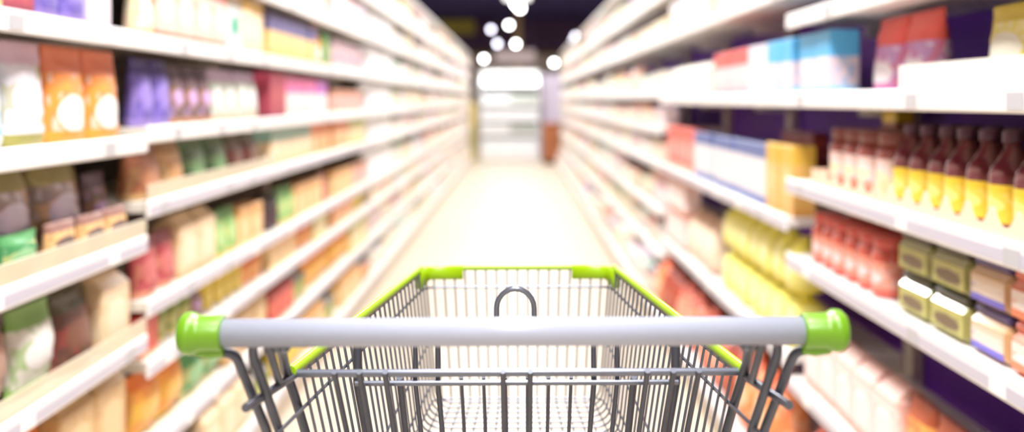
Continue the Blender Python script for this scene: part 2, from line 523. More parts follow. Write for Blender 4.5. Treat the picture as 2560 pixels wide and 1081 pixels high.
D('box_sand','food_box','sand and ochre box','sand and ochre boxes',.16,.15,.08,S(232,190,130),S(214,160,100),S(240,215,165),S(244,215,165))
D('box_scarlet','food_box','scarlet red box','scarlet red boxes',.14,.14,.08,S(205,60,55),S(180,45,50),S(240,160,110),S(225,100,80))
D('can_yellow','tin_can','mustard yellow tin','mustard yellow tins',.11,.125,.11,S(216,190,70),S(216,190,70),S(190,160,60),S(235,215,120),label=S(216,190,70))
D('can_orange','tin_can','burnt orange tin','burnt orange tins',.1,.12,.1,S(230,130,70),S(200,100,50),S(240,180,110),S(245,190,130),label=S(230,130,70))
D('can_green','tin_can','olive green tin','olive green tins',.1,.12,.1,S(140,150,80),S(110,130,60),S(220,200,130),S(190,195,130),label=S(140,150,80))
# sauce side
D('pouch_berry','snack_pouch','red and violet tall pouch','red and violet tall pouches',.21,.225,.09,S(196,150,200),S(226,90,80),S(205,110,170),S(246,240,244),top=.62,lc=.25,lz=.16)
D('box_sky','food_box','sky blue and white box','sky blue and white boxes',.16,.19,.09,S(222,205,216),S(90,185,240),S(150,200,240),S(240,228,236),top=.58)
D('pouch_yellow','snack_pouch','yellow and white pouch','yellow and white pouches',.2,.17,.08,S(240,225,120),S(215,190,60),S(250,240,190),S(252,248,235))
D('box_whitelilac','food_box','white and lilac box','white and lilac boxes',.14,.19,.09,S(238,230,238),S(232,226,240),S(225,205,225),S(246,240,244))
D('box_pinkred','food_box','pink box with red top','pink boxes with red top',.17,.19,.09,S(246,205,210),S(238,95,90),S(240,150,165),S(248,222,226),top=.66)
D('bag_cream','flour_bag','cream white paper bag','cream white paper bags',.17,.17,.1,S(240,234,222),S(236,228,214),S(232,220,200),S(246,242,234))
D('jar_brownlid','sauce_jar','white-labelled jar with brown lid','white-labelled jars with brown lids',.122,.175,.122,S(150,70,60),S(245,215,210),S(226,150,130),S(250,236,200),lid=S(128,66,60),label=S(246,228,230),bot=.2)
D('bottle_yellow','sauce_bottle','yellow-labelled brown bottle','yellow-labelled brown bottles',.094,.2,.094,S(112,48,50),S(240,205,60),S(240,205,80),S(250,232,140),lid=S(84,48,66),label=S(242,212,80))
D('box_goldtop','tea_box','yellow-topped carton behind bottles','yellow-topped cartons behind bottles',.12,.228,.06,S(128,62,50),S(226,196,50),S(140,70,55),S(150,80,60),top=.84)
D('jar_red','sauce_jar','red jar with pink label','red jars with pink label',.1,.155,.1,S(205,85,70),S(235,150,130),S(220,110,90),S(246,214,214),lid=S(205,85,75),label=S(236,168,150))
D('jar_olive','sauce_jar','square olive green jar','square olive green jars',.185,.1,.13,S(150,145,85),S(185,180,100),S(170,165,95),S(116,96,70),lid=S(66,62,44),label=S(196,192,116),lz=.3)
D('jar_tanblue','sauce_jar','tan jar with blue band','tan jars with blue band',.165,.1,.13,S(205,165,120),S(226,200,175),S(120,110,215),S(245,230,216),lid=S(84,70,120),label=S(240,222,206),bot=.26)
D('jar_orangewhite','sauce_jar','white and orange jar','white and orange jars',.165,.1,.13,S(230,130,100),S(250,230,220),S(240,140,100),S(250,240,236),lid=S(225,120,100),label=S(250,226,214),bot=.3)
D('pouch_amber','snack_pouch','amber orange pouch','amber orange pouches',.16,.2,.08,S(226,130,70),S(180,90,60),S(245,190,100),S(240,160,90))
D('pack_crimson','food_box','deep crimson box','deep crimson boxes',.16,.22,.1,S(150,20,60),S(130,10,56),S(170,30,66),S(180,40,70))
D('bag_blush','flour_bag','blush white bag','blush white bags',.15,.2,.1,S(245,222,220),S(235,190,180),S(225,170,150),S(250,240,240))
D('box_gold','cereal_box','golden tan cereal box','golden tan cereal boxes',.17,.24,.08,S(230,186,110),S(224,180,70),S(224,170,90),S(238,205,140),top=.72)
D('box_bluewhite','cereal_box','white box with blue ends','white boxes with blue ends',.19,.23,.08,S(232,230,234),S(96,112,170),S(110,125,185),S(238,236,240),top=.76,bot=.14,blots=.0)
D('box_coral','cereal_box','coral red cereal box','coral red cereal boxes',.18,.24,.08,S(238,110,95),S(232,95,80),S(250,190,170),S(248,176,170))
D('box_maroon','tea_box','small maroon box','small maroon boxes',.15,.09,.06,S(140,40,50),S(120,40,50),S(170,80,70),S(180,90,80))
D('net_yellow','net_bag','bright yellow net bag','bright yellow net bags',.17,.19,.15,S(250,245,140),S(242,232,100),S(238,226,90),S(252,249,185))
D('sack_cream','rice_sack','cream rice sack','cream rice sacks',.24,.26,.18,S(242,224,200),S(226,190,160),S(240,205,180),S(246,236,226))
D('sack_orange','rice_sack','orange sack with pale patch','orange sacks with pale patch',.27,.28,.2,S(244,150,92),S(224,110,70),S(234,124,74),S(250,205,165))
D('sack_coral','rice_sack','coral pink sack','coral pink sacks',.26,.27,.2,S(242,150,120),S(190,90,70),S(232,120,90),S(246,180,160))
D('sack_red','rice_sack','brick red sack','brick red sacks',.26,.28,.2,S(170,66,46),S(140,56,40),S(200,90,60),S(190,90,66))
# goods further along, the bright wash of light put into their pale colours
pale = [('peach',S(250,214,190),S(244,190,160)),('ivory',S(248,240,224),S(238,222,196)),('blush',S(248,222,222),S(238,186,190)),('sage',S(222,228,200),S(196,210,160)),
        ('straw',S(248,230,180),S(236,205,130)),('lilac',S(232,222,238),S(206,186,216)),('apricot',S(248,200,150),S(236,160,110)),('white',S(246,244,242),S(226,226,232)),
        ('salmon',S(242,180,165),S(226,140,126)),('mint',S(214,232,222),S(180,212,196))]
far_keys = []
def wash_out(c, k=.3): return tuple(q+(1-q)*k*.8 if i < 3 else 1.0 for i, q in enumerate(c))
pale = [(n, wash_out(a), wash_out(b)) for n, a, b in pale]
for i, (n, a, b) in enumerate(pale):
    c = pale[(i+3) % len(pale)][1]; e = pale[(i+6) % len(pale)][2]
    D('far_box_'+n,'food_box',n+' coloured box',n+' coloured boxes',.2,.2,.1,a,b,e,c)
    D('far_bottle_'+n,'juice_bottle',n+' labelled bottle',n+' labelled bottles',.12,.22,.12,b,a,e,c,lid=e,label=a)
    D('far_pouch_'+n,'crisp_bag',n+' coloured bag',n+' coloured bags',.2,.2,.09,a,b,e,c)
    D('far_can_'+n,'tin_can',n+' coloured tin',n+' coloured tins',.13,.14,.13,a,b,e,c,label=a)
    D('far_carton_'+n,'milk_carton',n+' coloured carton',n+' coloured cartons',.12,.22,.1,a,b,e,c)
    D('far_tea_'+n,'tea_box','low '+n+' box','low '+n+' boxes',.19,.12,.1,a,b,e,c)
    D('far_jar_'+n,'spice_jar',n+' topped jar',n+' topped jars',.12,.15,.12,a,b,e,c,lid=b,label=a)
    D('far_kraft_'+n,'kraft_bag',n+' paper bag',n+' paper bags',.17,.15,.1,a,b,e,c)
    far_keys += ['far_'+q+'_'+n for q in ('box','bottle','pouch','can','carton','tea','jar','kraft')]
D('rolls_white','roll_pack','white paper roll pack','white paper roll packs',.24,.22,.12,S(248,248,250),S(240,240,246),S(236,236,244),S(250,250,252))
D('milk_white','milk_carton','white milk carton','white milk cartons',.12,.24,.1,S(246,246,248),S(230,234,240),S(226,230,236),S(240,244,248))
D('milk_grey','milk_carton','grey green milk carton','grey green milk cartons',.12,.24,.1,S(170,178,170),S(160,168,160),S(190,196,190),S(200,206,200))

# ----------------------------------------------------------------- shelf bays
SIDE = {'left': -1, 'right': 1}
def shelf_word(i, n):
    return 'bottom shelf' if i == 0 else ('top shelf' if i == n-1 else ORD[i]+' shelf up')

def bay(side, idx, y0, y1, zs, front, base_front, top, near, guard=(), end=False):
    s = SIDE[side]; w = y1-y0-0.004
    rz = PI/2 if side == 'left' else -PI/2
    depth = 0.44
    root = empty('shelf_bay', (s*front, (y0+y1)/2, 0), rz)
    tag(root, f'{ORD[idx]} white shelving bay from the trolley along the {side} side of the aisle', 'shelving', f'shelving bays along the {side} of the aisle')
    # local frame: x along the bay, y into the shelf (0 at the shelf front)
    b = MB(); b.box(-w/2, w/2, depth+.012, depth+.03, .02, top, 0)
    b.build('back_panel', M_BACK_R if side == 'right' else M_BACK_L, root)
    for q in (-1, 1):
        u = MB(); u.box(q*(w/2-.018)-.018, q*(w/2-.018)+.018, depth-.03, depth+.01, 0, top+.02, .003)
        for k in range(int(top/.2)):
            u.box(q*(w/2-.018)-.004, q*(w/2-.018)+.004, depth-.0315, depth-.0295, .12+k*.2, .17+k*.2, 0)
        u.build('upright', M_POST, root)
    if end:
        e = MB(); q = -1 if (side == 'left') == (end == 'near') else 1
        e.box(q*(w/2)-.0 if q < 0 else w/2-.016, -w/2+.016 if q < 0 else w/2, .02, depth-.035, .02, top, .003)
        e.build('end_panel', M_POST, root)
    bf = base_front-front
    b = MB(); b.box(-w/2, w/2, bf+.03, depth-.04, 0, zs[0]-.045, .004)
    b.build('plinth', M_POST, root)
    for i, z in enumerate(zs):
        f0 = bf if i == 0 else 0.0
        b = MB(); b.box(-w/2+.017 if i else -w/2, w/2-.017 if i else w/2, f0+.014, depth-.036, z-.03, z, .002)
        for q in (-1, 1):
            b.box(q*(w/2-.03)-.004, q*(w/2-.03)+.004, .26, depth-.034, z-.075, z-.03, 0)
        sh = b.build('shelf', M_SHELF_R if side == 'right' else M_SHELF_W, root)
        r = MB(); r.box(-w/2, w/2, f0, f0+.012, z-.045, z+.006, .005)
        rail = r.build('price_rail', M_LIP, sh)
        if near:
            n = 3 if near == 1 else 2
            for k in range(n):
                x = -w/2 + w*(k+.5+random.uniform(-.25, .25))/n
                t = MB(); t.box(x-.03, x+.03, f0-.0025, f0-.0009, z-.038, z-.006, 0)
                t.build('price_tag', M_TAG if random.random() < .5 else M_TAG_Y, sh)
        if near and z < 1.2:
            t = MB(); t.box(-w/2+.006, w/2-.006, f0-.0008, f0-.0001, z-.036, z-.012, 0)
            t.build('price_strip', M_STRIPG, sh)
        if i in guard:
            g = MB(); g.box(-w/2+.004, w/2-.004, f0+.0035, f0+.008, z+.007, z+.052, .001)
            g.build('front_guard', M_GUARD, sh)
    c = MB(); c.box(-w/2, w/2, .03, depth+.03, top+.02, top+.05, .004)
    c.build('top_cap', M_LIP, root)
    return root

M_GUARD = mat('cream_clear_guard', S(240,230,205), 0.25)
M_GUARD.node_tree.nodes['Principled BSDF'].inputs['Alpha'].default_value = 0.62

def stock(side, bidx, y0, y1, zs, front, base_front, si, runs, near, start=None, setback=0.03, lift=0.0):
    """fill one shelf, from its end nearest the trolley; runs: (design, facings, stacked, rows, gap before)"""
    s = SIDE[side]; rz = PI/2 if side == 'left' else -PI/2
    y = (y0+.035) if start is None else start
    fx = base_front if si == 0 else front
    ytop = y1-.035
    headroom = (zs[si+1]-.047 if si+1 < len(zs) else zs[si]+.32)-zs[si]
    where = f'{shelf_word(si, len(zs))}, {ORD[bidx]} {side} bay'
    for run in runs:
        key, n, stack, rows = (tuple(run)+(1, 1))[:4]
        gap = run[4] if len(run) > 4 else 0.0
        dz = DESIGNS[key]; y += gap
        pitch = dz['w']+0.006
        n = min(n, int((ytop-y+0.004)/pitch))
        if n <= 0:
            continue
        while stack > 1 and dz['h']*stack > headroom*1.12:
            stack -= 1
        sq = min(1.0, (headroom-.006-.002*stack)/(dz['h']*stack))
        many = dz['many']; group = f"{many} on {where}"
        for k in range(n):
            for t in range(stack):
                for r in range(rows):
                    lead = ''
                    if stack == 2: lead += ('lower ', 'upper ')[t]
                    if stack == 3: lead += ('lowest ', 'middle ', 'highest ')[t]
                    if rows == 2: lead += ('front ', 'rear ')[r]
                    if n > 1:
                        label = f"{ORD[k]} of {NUM[n]} {lead}{many}, {where}"
                    else:
                        label = f"single {lead}{dz['one']}, {where}"
                    jit = random.uniform(0, .008)
                    x = s*(fx+setback+jit+r*(dz['d']+.014))
                    o = place(dz, (x, y+pitch*(k+.5), zs[si]+.0012+lift+t*(dz['h']*sq+.0016)), rz+random.uniform(-.012, .012), near, label, group)
                    o.scale.z = sq
        y += pitch*n

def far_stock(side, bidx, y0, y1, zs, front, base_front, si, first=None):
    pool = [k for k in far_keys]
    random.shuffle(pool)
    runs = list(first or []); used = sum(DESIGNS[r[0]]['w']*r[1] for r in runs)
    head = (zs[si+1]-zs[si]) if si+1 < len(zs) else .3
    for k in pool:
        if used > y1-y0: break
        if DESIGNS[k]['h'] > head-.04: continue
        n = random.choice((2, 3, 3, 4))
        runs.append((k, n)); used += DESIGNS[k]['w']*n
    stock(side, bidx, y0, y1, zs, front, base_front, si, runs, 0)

LF, LB = 1.05, 1.00
ZL1 = [.17, .45, .73, 1.01, 1.295, 1.585, 1.86, 2.13]
ZL2 = [.17, .40, .645, .82, 1.105, 1.32, 1.585, 1.86, 2.13]
LEDGE = [1.32 + 1.48*i for i in range(15)]
LN = {
 0: {0: [('crisp_orange',2),('kraft_tan',3),('crisp_coral',1)], 1: [('crisp_coral',1),('crisp_orange',2),('kraft_tan',2)],
     2: [('foil_blush',1),('crisp_brown',1),('crisp_leaf',1),('foil_choc',1),('kraft_pale',1)], 3: [('foil_blush',1),('foil_dark',1),('foil_silver',2),('pouch_plum',1)],
     4: [('pouch_blue',2),('pouch_lilac',1),('pouch_orange',2),('pouch_cream',1)],
     5: [('box_tangerine',2),('box_crimson',1),('pouch_violet',2),('box_whitelilac',1),('box_beige',1)],
     6: [('far_box_peach',3),('far_box_blush',3)], 7: [('far_box_ivory',5)]},
 1: {0: [('can_orange',4),('kraft_pale',3),('can_green',3)], 1: [('crisp_orange',2),('crisp_emerald',2),('kraft_tan',3)],
     2: [('box_scarlet',1),('can_green',3),('pouch_plum',1),('can_yellow',4),('can_orange',3)],
     3: [('pouch_plumred',2),('kraft_pale',2),('pouch_leaf',2),('box_sand',2),('pouch_cream',1)],
     4: [('foil_brown',1),('foil_tan',1),('foil_green',2),('foil_choc',2)],
     5: [('pouch_violet',2),('pouch_plum',3),('pouch_mint',4)],
     6: [('pouch_cream',1),('box_redpink',4),('box_teal',1),('box_beige',2)],
     7: [('far_box_blush',3),('far_pouch_peach',3)], 8: [('far_box_peach',6)]},
 2: {0: [('can_yellow',4),('box_sand',3),('can_green',3)], 1: [('box_scarlet',3),('can_green',3),('crisp_orange',3)],
     2: [('box_sand',3),('can_orange',4),('box_lime',3)], 3: [('jar_black',2,1),('pouch_leaf',2),('box_sand',4),('pouch_plumred',1)],
     4: [('box_tealtop',4),('box_tangerine',3)],
     5: [('box_crimson',2),('box_pinkwhite',5),('box_purplewhite',3)],
     6: [('box_navyorange',6),('pouch_orange',1),('box_green',1)],
     7: [('far_box_salmon',2),('far_box_ivory',4)], 8: [('far_box_ivory',3),('far_box_blush',3)]},
 3: {0: [('box_sand',4),('can_orange',5)], 1: [('crisp_orange',3),('box_lime',4)], 2: [('box_tangerine',4),('can_yellow',4)],
     3: [('box_sand',4),('box_rose',5)], 4: [('box_tangerine',3),('box_lime',4)],
     5: [('box_rose',8)], 6: [('box_mauve',7)], 7: [('far_box_blush',4),('far_box_lilac',2)], 8: [('far_box_blush',2),('far_box_peach',4)]},
}
for i in range(14):
    y0, y1 = LEDGE[i], LEDGE[i+1]
    zs = ZL1 if i == 0 else ZL2
    near = 1 if i < 2 else (2 if i < 4 else 0)
    bay('left', i, y0, y1, zs, LF, LB, 2.40, near, guard={0: (0, 2, 3), 1: (4,)}.get(i, ()), end='near' if i == 0 else ('far' if i == 13 else False))
    for si in range(len(zs)):
        if i in LN and si in LN[i]:
            stock('left', i, y0, y1, zs, LF, LB, si, LN[i][si], 1 if i < 3 else 0, start=(1.72 if i == 0 else None), setback=.075 if (i, si) == (0, 3) else .03)
        elif i == 4 and si in (3, 4, 5, 6, 7):  # white paper goods
            far_stock('left', i, y0, y1, zs, LF, LB, si, [('rolls_white', 5)])
        else:
            far_stock('left', i, y0, y1, zs, LF, LB, si)

RF, RB = 0.90, 0.80
ZRA = [.16, .48, .885, 1.135, 1.42, 1.68, 2.02]
ZRB = [.16, .54, 1.00, 1.42, 1.79, 2.07]
ZRC = [.16, .42, .70, 1.00, 1.22, 1.45, 1.79, 2.07]
REDGE = [1.40] + [3.30 + 1.45*i for i in range(13)]
RN = {
 0: {0: [('sack_orange',3),('sack_coral',3)], 1: [('pack_crimson',2),('pouch_amber',4),('bag_blush',6)],
     2: [('jar_orangewhite',1,2),('jar_tanblue',1,2),('jar_olive',2,2),('jar_red',6,1,2,.1)],
     3: [('bottle_yellow',8,1,2),('jar_brownlid',4,1,2,.014)],
     4: [('pouch_yellow',2),('pouch_berry',1,1,1,.12),('pouch_berry',0),('box_sky',2,1,1,.36)],
     5: [('far_box_white',4),('far_box_lilac',3)], 6: [('far_box_white',5)]},
 1: {0: [('sack_orange',2),('sack_red',1),('sack_coral',2)], 1: [('net_yellow',8,2)],
     2: [('box_gold',2),('box_bluewhite',5)],
     3: [('box_sky',2),('box_whitelilac',2),('box_pinkred',4)], 4: [('far_box_blush',3),('far_box_white',4)], 5: [('far_box_ivory',6)]},
 2: {0: [('sack_coral',2),('sack_red',2),('sack_coral',0),('sack_orange',1)], 1: [('sack_cream',3,1),('bag_blush',4,2)],
     2: [('box_bluewhite',2),('box_coral',5)], 3: [('bag_cream',7)], 4: [('far_box_peach',3),('far_box_white',3)], 5: [('far_box_peach',6)]},
}
for i in range(13):
    y0, y1 = REDGE[i], REDGE[i+1]
    zs = ZRA if i == 0 else (ZRB if i < 3 else ZRC)
    near = 1 if i < 2 else (2 if i < 3 else 0)
    bay('right', i, y0, y1, zs, RF, RB, 2.36, near, end='near' if i == 0 else ('far' if i == 12 else False))
    for si in range(len(zs)):
        if i in RN and si in RN[i]:
            runs = RN[i][si]
            lift = .003 if (i == 0 and si == 3) else 0
            st = {2: 1.70, 3: 1.72, 4: 1.72}.get(si) if i == 0 else None
            if i == 0 and si == 4:
                stock('right', i, y0, y1, zs, RF, RB, si, [('pouch_yellow',2)], 1, start=1.66, setback=.06, lift=.003)
                stock('right', i, y0, y1, zs, RF, RB, si, [('pouch_berry',2)], 1, start=2.38, setback=.09)
                stock('right', i, y0, y1, zs, RF, RB, si, [('box_sky',2)], 1, start=2.93)
                continue
            stock('right', i, y0, y1, zs, RF, RB, si, runs, 1 if i < 3 else 0, start=st, lift=lift, setback=.045 if i == 0 and si == 3 else .03)
            if i == 0 and si == 3:
                stock('right', i, y0, y1, zs, RF, RB, si, [('box_goldtop',1)], 1, start=3.12, setback=.30)
            if i == 1 and si == 2:
                stock('right', i, y0, y1, zs, RF, RB, si, [('box_maroon',3,3)], 1, start=3.66, setback=.2)
        else:
            far_stock('right', i, y0, y1, zs, RF, RB, si)

stock('left', 0, LEDGE[0], LEDGE[1], ZL1, LF, LB, 3, [('crisp_emerald_low',3)], 1, start=1.72, setback=.012)
stock('left', 0, LEDGE[0], LEDGE[1], ZL1, LF, LB, 3, [('pouch_apricot_low',3)], 1, start=2.26, setback=.012)
# shelf-ready trays in the near right bay
def tray(y0, y1, x, z, depth, hf, n, m, label, scallop=True):
    root = empty('display_tray', (x, (y0+y1)/2, z), -PI/2)
    tag(root, label, 'tray', 'open card trays on the near right shelves')
    w = y1-y0
    b = MB(); b.box(-w/2, w/2, 0, depth, 0, .0015)
    b.build('tray_floor', m, root)
    f = MB(); v = []; steps = n*12
    for i in range(steps+1):
        u = i/steps; t = (u*n) % 1.0
        dip = math.sqrt(max(0, 1-((t-.5)/.36)**2)) if abs(t-.5) < .36 else 0
        hz = hf*(1-(.62*dip if scallop else 0))
        for yy in (0, .002):
            v += [(-w/2+u*w, yy, .0015), (-w/2+u*w, yy, hz)]
    q = []
    for i in range(steps):
        a, c = i*4, (i+1)*4
        q += [(a, c, c+1, a+1), (a+3, c+3, c+2, a+2), (a+1, c+1, c+3, a+3)]
    f.add(v, q)
    f.build('front_wall', m, root)
    for sgn in (-1, 1):
        e = MB(); e.box(sgn*(w/2-.001)-.001, sgn*(w/2-.001)+.001, .002, depth, .0015, hf)
        e.build('side_wall', m, root)
M_CARD = noisy('cream_card', S(246,222,196), S(240,214,188), 20, .6)
M_CARDW = noisy('white_card', S(248,244,236), S(244,240,230), 20, .6)
tray(1.70, 2.524, RF+.02, ZRA[3]+.0008, .26, .058, 8, M_CARD, 'long cream card tray with scalloped front holding the yellow-labelled bottles')
tray(2.528, 3.07, RF+.02, ZRA[3]+.0008, .29, .05, 5, M_CARD, 'shorter cream card tray with scalloped front holding the brown-lidded jars')
tray(1.62, 2.37, RF+.02, ZRA[4]+.0008, .2, .062, 5, M_CARDW, 'white card tray in front of the yellow and white pouches', scallop=False)

# ----------------------------------------------------------------- the shell of the shop
YN, YF, XW, ZC = -3.5, 33.0, 6.0, 4.05
def structure(name, b, m):
    o = b.build(name, m); o['kind'] = 'structure'
    return o
m = noisy('cream_polished_floor', S(217,206,188), S(211,199,180), .7, .42)
b = MB(); b.box(-XW, XW, YN, YF, -.1, 0); structure('floor', b, m)
M_CEIL = noisy('navy_ceiling', S(50,34,104), S(44,28,94), .6, .9)
b = MB(); b.box(-XW, XW, YN, YF, ZC, ZC+.1); structure('ceiling', b, M_CEIL)
M_WALLD = noisy('dark_plum_wall', S(104,78,116), S(96,70,108), .6, .85)
M_WALLP = noisy('pale_wall', S(226,214,204), S(220,206,196), .6, .8)
b = MB(); b.box(-XW, XW, YF, YF+.1, 2.94, ZC); structure('wall_far', b, M_WALLD)
b = MB(); b.box(-XW, XW, YF, YF+.1, 0, 2.94); structure('wall_far_lower', b, M_WALLP)
b = MB(); b.box(-XW, XW, YN-.1, YN, 0, ZC); structure('wall_near', b, M_WALLP)
b = MB(); b.box(-XW-.1, -XW, YN, YF, 0, ZC); structure('wall_left', b, M_WALLP)
b = MB(); b.box(XW, XW+.1, YN, YF, 0, ZC); structure('wall_right', b, M_WALLP)
b = MB(); b.box(-XW, XW, YF-.05, YF-.001, 2.92, 3.06); structure('trim_1', b, noisy('mustard_trim', S(120,98,48), S(110,88,40), 2, .7))

# ----------------------------------------------------------------- far end of the aisle
def cold_case(x0, x1, y, top):
    root = empty('chilled_display_case', ((x0+x1)/2, y, 0))
    tag(root, 'white open chilled display case standing across the far end of the aisle', 'display case')
    w = x1-x0; wm = noisy('white_case_enamel', S(246,246,248), S(240,240,244), 3, .4)
    b = MB(); b.box(-w/2, w/2, .75, .8, 0, top, .01); b.build('back_panel', wm, root)
    for s in (-1, 1):
        b = MB(); b.box(s*(w/2-.02)-.02, s*(w/2-.02)+.02, 0, .75, 0, top, .01); b.build('end_panel', wm, root)
    b = MB(); b.box(-w/2+.04, w/2-.04, 0, .75, 0, .28, .02); b.build('base', wm, root)
    b = MB(); b.box(-w/2+.04, w/2-.04, .02, .75, top-.36, top, .01); b.build('canopy', wm, root)
    lm = mat('lit_canopy_panel', (1,1,1,1), .5, emit=(1,.99,.97,1), strength=3.0)
    b = MB(); b.box(-w/2+.06, w/2-.06, .008, .0195, top-.34, top-.03); b.build('canopy_light', lm, root)
    lt = bpy.data.lights.new('case_light', 'AREA'); lt.shape = 'RECTANGLE'; lt.size = w-.12; lt.size_y = .3; lt.energy = 22
    lo = bpy.data.objects.new('case_light', lt); col.objects.link(lo); lo.parent = root; lo.location = (0, -.02, top-.2); lo.rotation_euler = (math.radians(55), 0, 0)
    for z in (.62, .95, 1.3):
        b = MB(); b.box(-w/2+.041, w/2-.041, .12, .75, z-.03, z, .004); sh = b.build('shelf', wm, root)
        r = MB(); r.box(-w/2+.041, w/2-.041, .1, .119, z-.045, z+.01, .003); r.build('price_rail', M_LIP, sh)
    return root
CY, CX0, CX1 = 22.6, -.86, .52
cold_case(CX0, CX1, CY, 2.08)
rowname = {0.28: 'base deck', .62: 'lowest shelf', .95: 'middle shelf', 1.3: 'upper shelf'}
for z, keys in ((.2815, ['milk_white']*10), (.6215, ['milk_white']*5+['milk_grey']*5), (.9515, ['milk_white']*10), (1.3015, ['milk_white']*5+['milk_grey']*5)):
    key0 = min(rowname, key=lambda q: abs(q-z))
    cnt = {}
    for k, key in enumerate(keys):
        n = cnt[key] = cnt.get(key, 0)+1
        tot = keys.count(key)
        place(DESIGNS[key], (CX0+.12+k*.126, CY+.14, z), 0, 0, f"{ORD[n-1]} of {NUM[tot]} {DESIGNS[key]['many']} on the {rowname[key0]} of the chilled case",
              f"{DESIGNS[key]['many']} on the {rowname[key0]} of the chilled case")

root = empty('hanging_sign', (-.05, 24.2, 2.3))
tag(root, 'mauve grey blank hanging sign board above the chilled case', 'sign')
b = MB(); b.box(-.5, .5, -.02, .02, 0, .34, .01); b.build('board', noisy('mauve_board', S(226,206,204), S(218,198,196), 3, .6), root)
for s in (-1, 1):
    b = MB(); b.tube([(s*.4,0,.34),(s*.4,0,ZC-2.3)], .006, 6); b.build('hanging_rod', M_STEEL2, root)

root = empty('refrigerator', (.80, 22.9, 0))
tag(root, 'narrow lilac white upright refrigerator right of the chilled case', 'refrigerator')
b = MB(); b.box(-.26, .26, .04, .6, .06, 2.0, .015); b.build('body', noisy('lilac_enamel', S(222,212,232), S(214,204,226), 3, .4), root)
b = MB(); b.box(-.25, .25, 0, .038, .1, 1.97, .01); d = b.build('door', noisy('lilac_enamel', (0,0,0,1), (0,0,0,1)), root)
b = MB(); b.tube(fillet([(-.2,0,.9),(-.2,-.04,.9),(-.2,-.04,1.3),(-.2,0,1.3)], .02), .008, 8); b.build('handle', M_STEEL, d)
b = MB(); b.box(-.22, .22, .08, .56, 0, .06); b.build('plinth', M_RUBBER, root)

root = empty('wooden_counter', (.86, 21.3, 0))
tag(root, 'chestnut brown wooden counter unit standing beside the end of the right shelves', 'counter')
wood = noisy('chestnut_wood', S(182,112,66), S(160,92,52), 4, .5)
b = MB(); b.box(-.3, .3, .02, .5, .08, .86, .008); b.build('body', wood, root)
b = MB(); b.box(-.32, .32, 0, .52, .86, .9, .006); b.build('worktop', wood, root)
for s in (-1, 1):
    b = MB(); b.box(s*.148-.142, s*.148+.142, .004, .0195, .1, .84, .004); d = b.build('door', wood, root)
    b = MB(); b.lathe([(.004,-.03),(.012,-.026),(.012,-.018),(.005,-.014),(.005,.0)], 10, 'y', (-s*.02+s*.148*0+s*.03, .004, .5)); b.build('knob', M_STEEL, d)
b = MB(); b.box(-.28, .28, .06, .46, 0, .08); b.build('plinth', M_RUBBER, root)

b = MB(); b.box(-.12, .12, -.12, .12, 0, 2.1, .01)
root = empty('display_stand', (-1.05, 22.35, 0))
tag(root, 'straw yellow slim display stand past the end of the left shelves', 'display stand')
ym = noisy('straw_card', S(226,206,130), S(216,194,116), 3, .6)
b = MB(); b.box(-.12, .12, 0, .2, 0, .9, .006); b.build('body', ym, root)
b = MB(); b.box(-.12, .12, .17, .2, .9, 1.35, .004); b.build('header_card', ym, root)
b = MB(); b.box(-.1, .1, -.02, -.001, .2, .8, .004); b.build('front_panel', noisy('olive_card', S(180,170,96), S(170,160,90), 3, .6), root)

root = empty('support_column', (.02, 30.0, 0))
root['kind'] = 'structure'
b = MB(); b.box(-.1, .1, -.1, .1, 0, ZC-.001, .01); b.build('column_shaft', noisy('tan_paint', S(236,206,160), S(228,198,150), 2, .7), root)
b = MB(); b.box(-2.6, -1.35, 31.2, 31.4, 3.5, 3.95, .01)
root = b.build('wall_banner', noisy('olive_banner', S(196,184,84), S(186,174,76), 2, .7))
tag(root, 'olive green banner board hanging high beyond the left shelves', 'banner')
for s in (-2.4, -1.55):
    r = MB(); r.tube([(s,31.3,3.95),(s,31.3,ZC-.002)], .008, 6); r.build('hanging_rod', M_STEEL2, root)

# ----------------------------------------------------------------- lamps
def area(name, parent, loc, sx, sy, power, color=(1,.982,.965)):
    l = bpy.data.lights.new(name, 'AREA'); l.shape = 'RECTANGLE'; l.size = sx; l.size_y = sy
    l.energy = power; l.color = color
    o = bpy.data.objects.new(name, l); col.objects.link(o); o.parent = parent; o.location = loc
    return o
M_LAMP = mat('lamp_diffuser', (1,1,1,1), .5, emit=(1,.97,.93,1), strength=6.0)
M_HOUS = mat('white_lamp_housing', S(235,235,236), .45)
LUM_Y = [-2.2, .4, 3.0, 5.8, 8.8, 12.0, 15.0, 18.0, 21.0]
for i, y in enumerate(LUM_Y):
    z = 3.62
    root = empty('linear_lamp', (0, y, z))
    tag(root, f'{ORD[i]} long white ceiling lamp over the aisle counting from the trolley handle', 'lamp', 'linear lamps over the aisle')
    b = MB(); b.box(-.3, .3, -1.0, 1.0, .02, .09, .008); b.build('housing', M_HOUS, root)
    b = MB(); b.box(-.28, .28, -.98, .98, .012, .0195); b.build('diffuser', M_LAMP, root)
    for s in (-1, 1):
        b = MB(); b.tube([(0,s*.7,.09),(0,s*.7,ZC-z-.002)], .006, 6); b.build('hanging_rod', M_STEEL2, root)
    area('lamp_light', root, (0, 0, 0), .56, 1.96, 225 if y < 2 else (175 if y < 7 else 185))

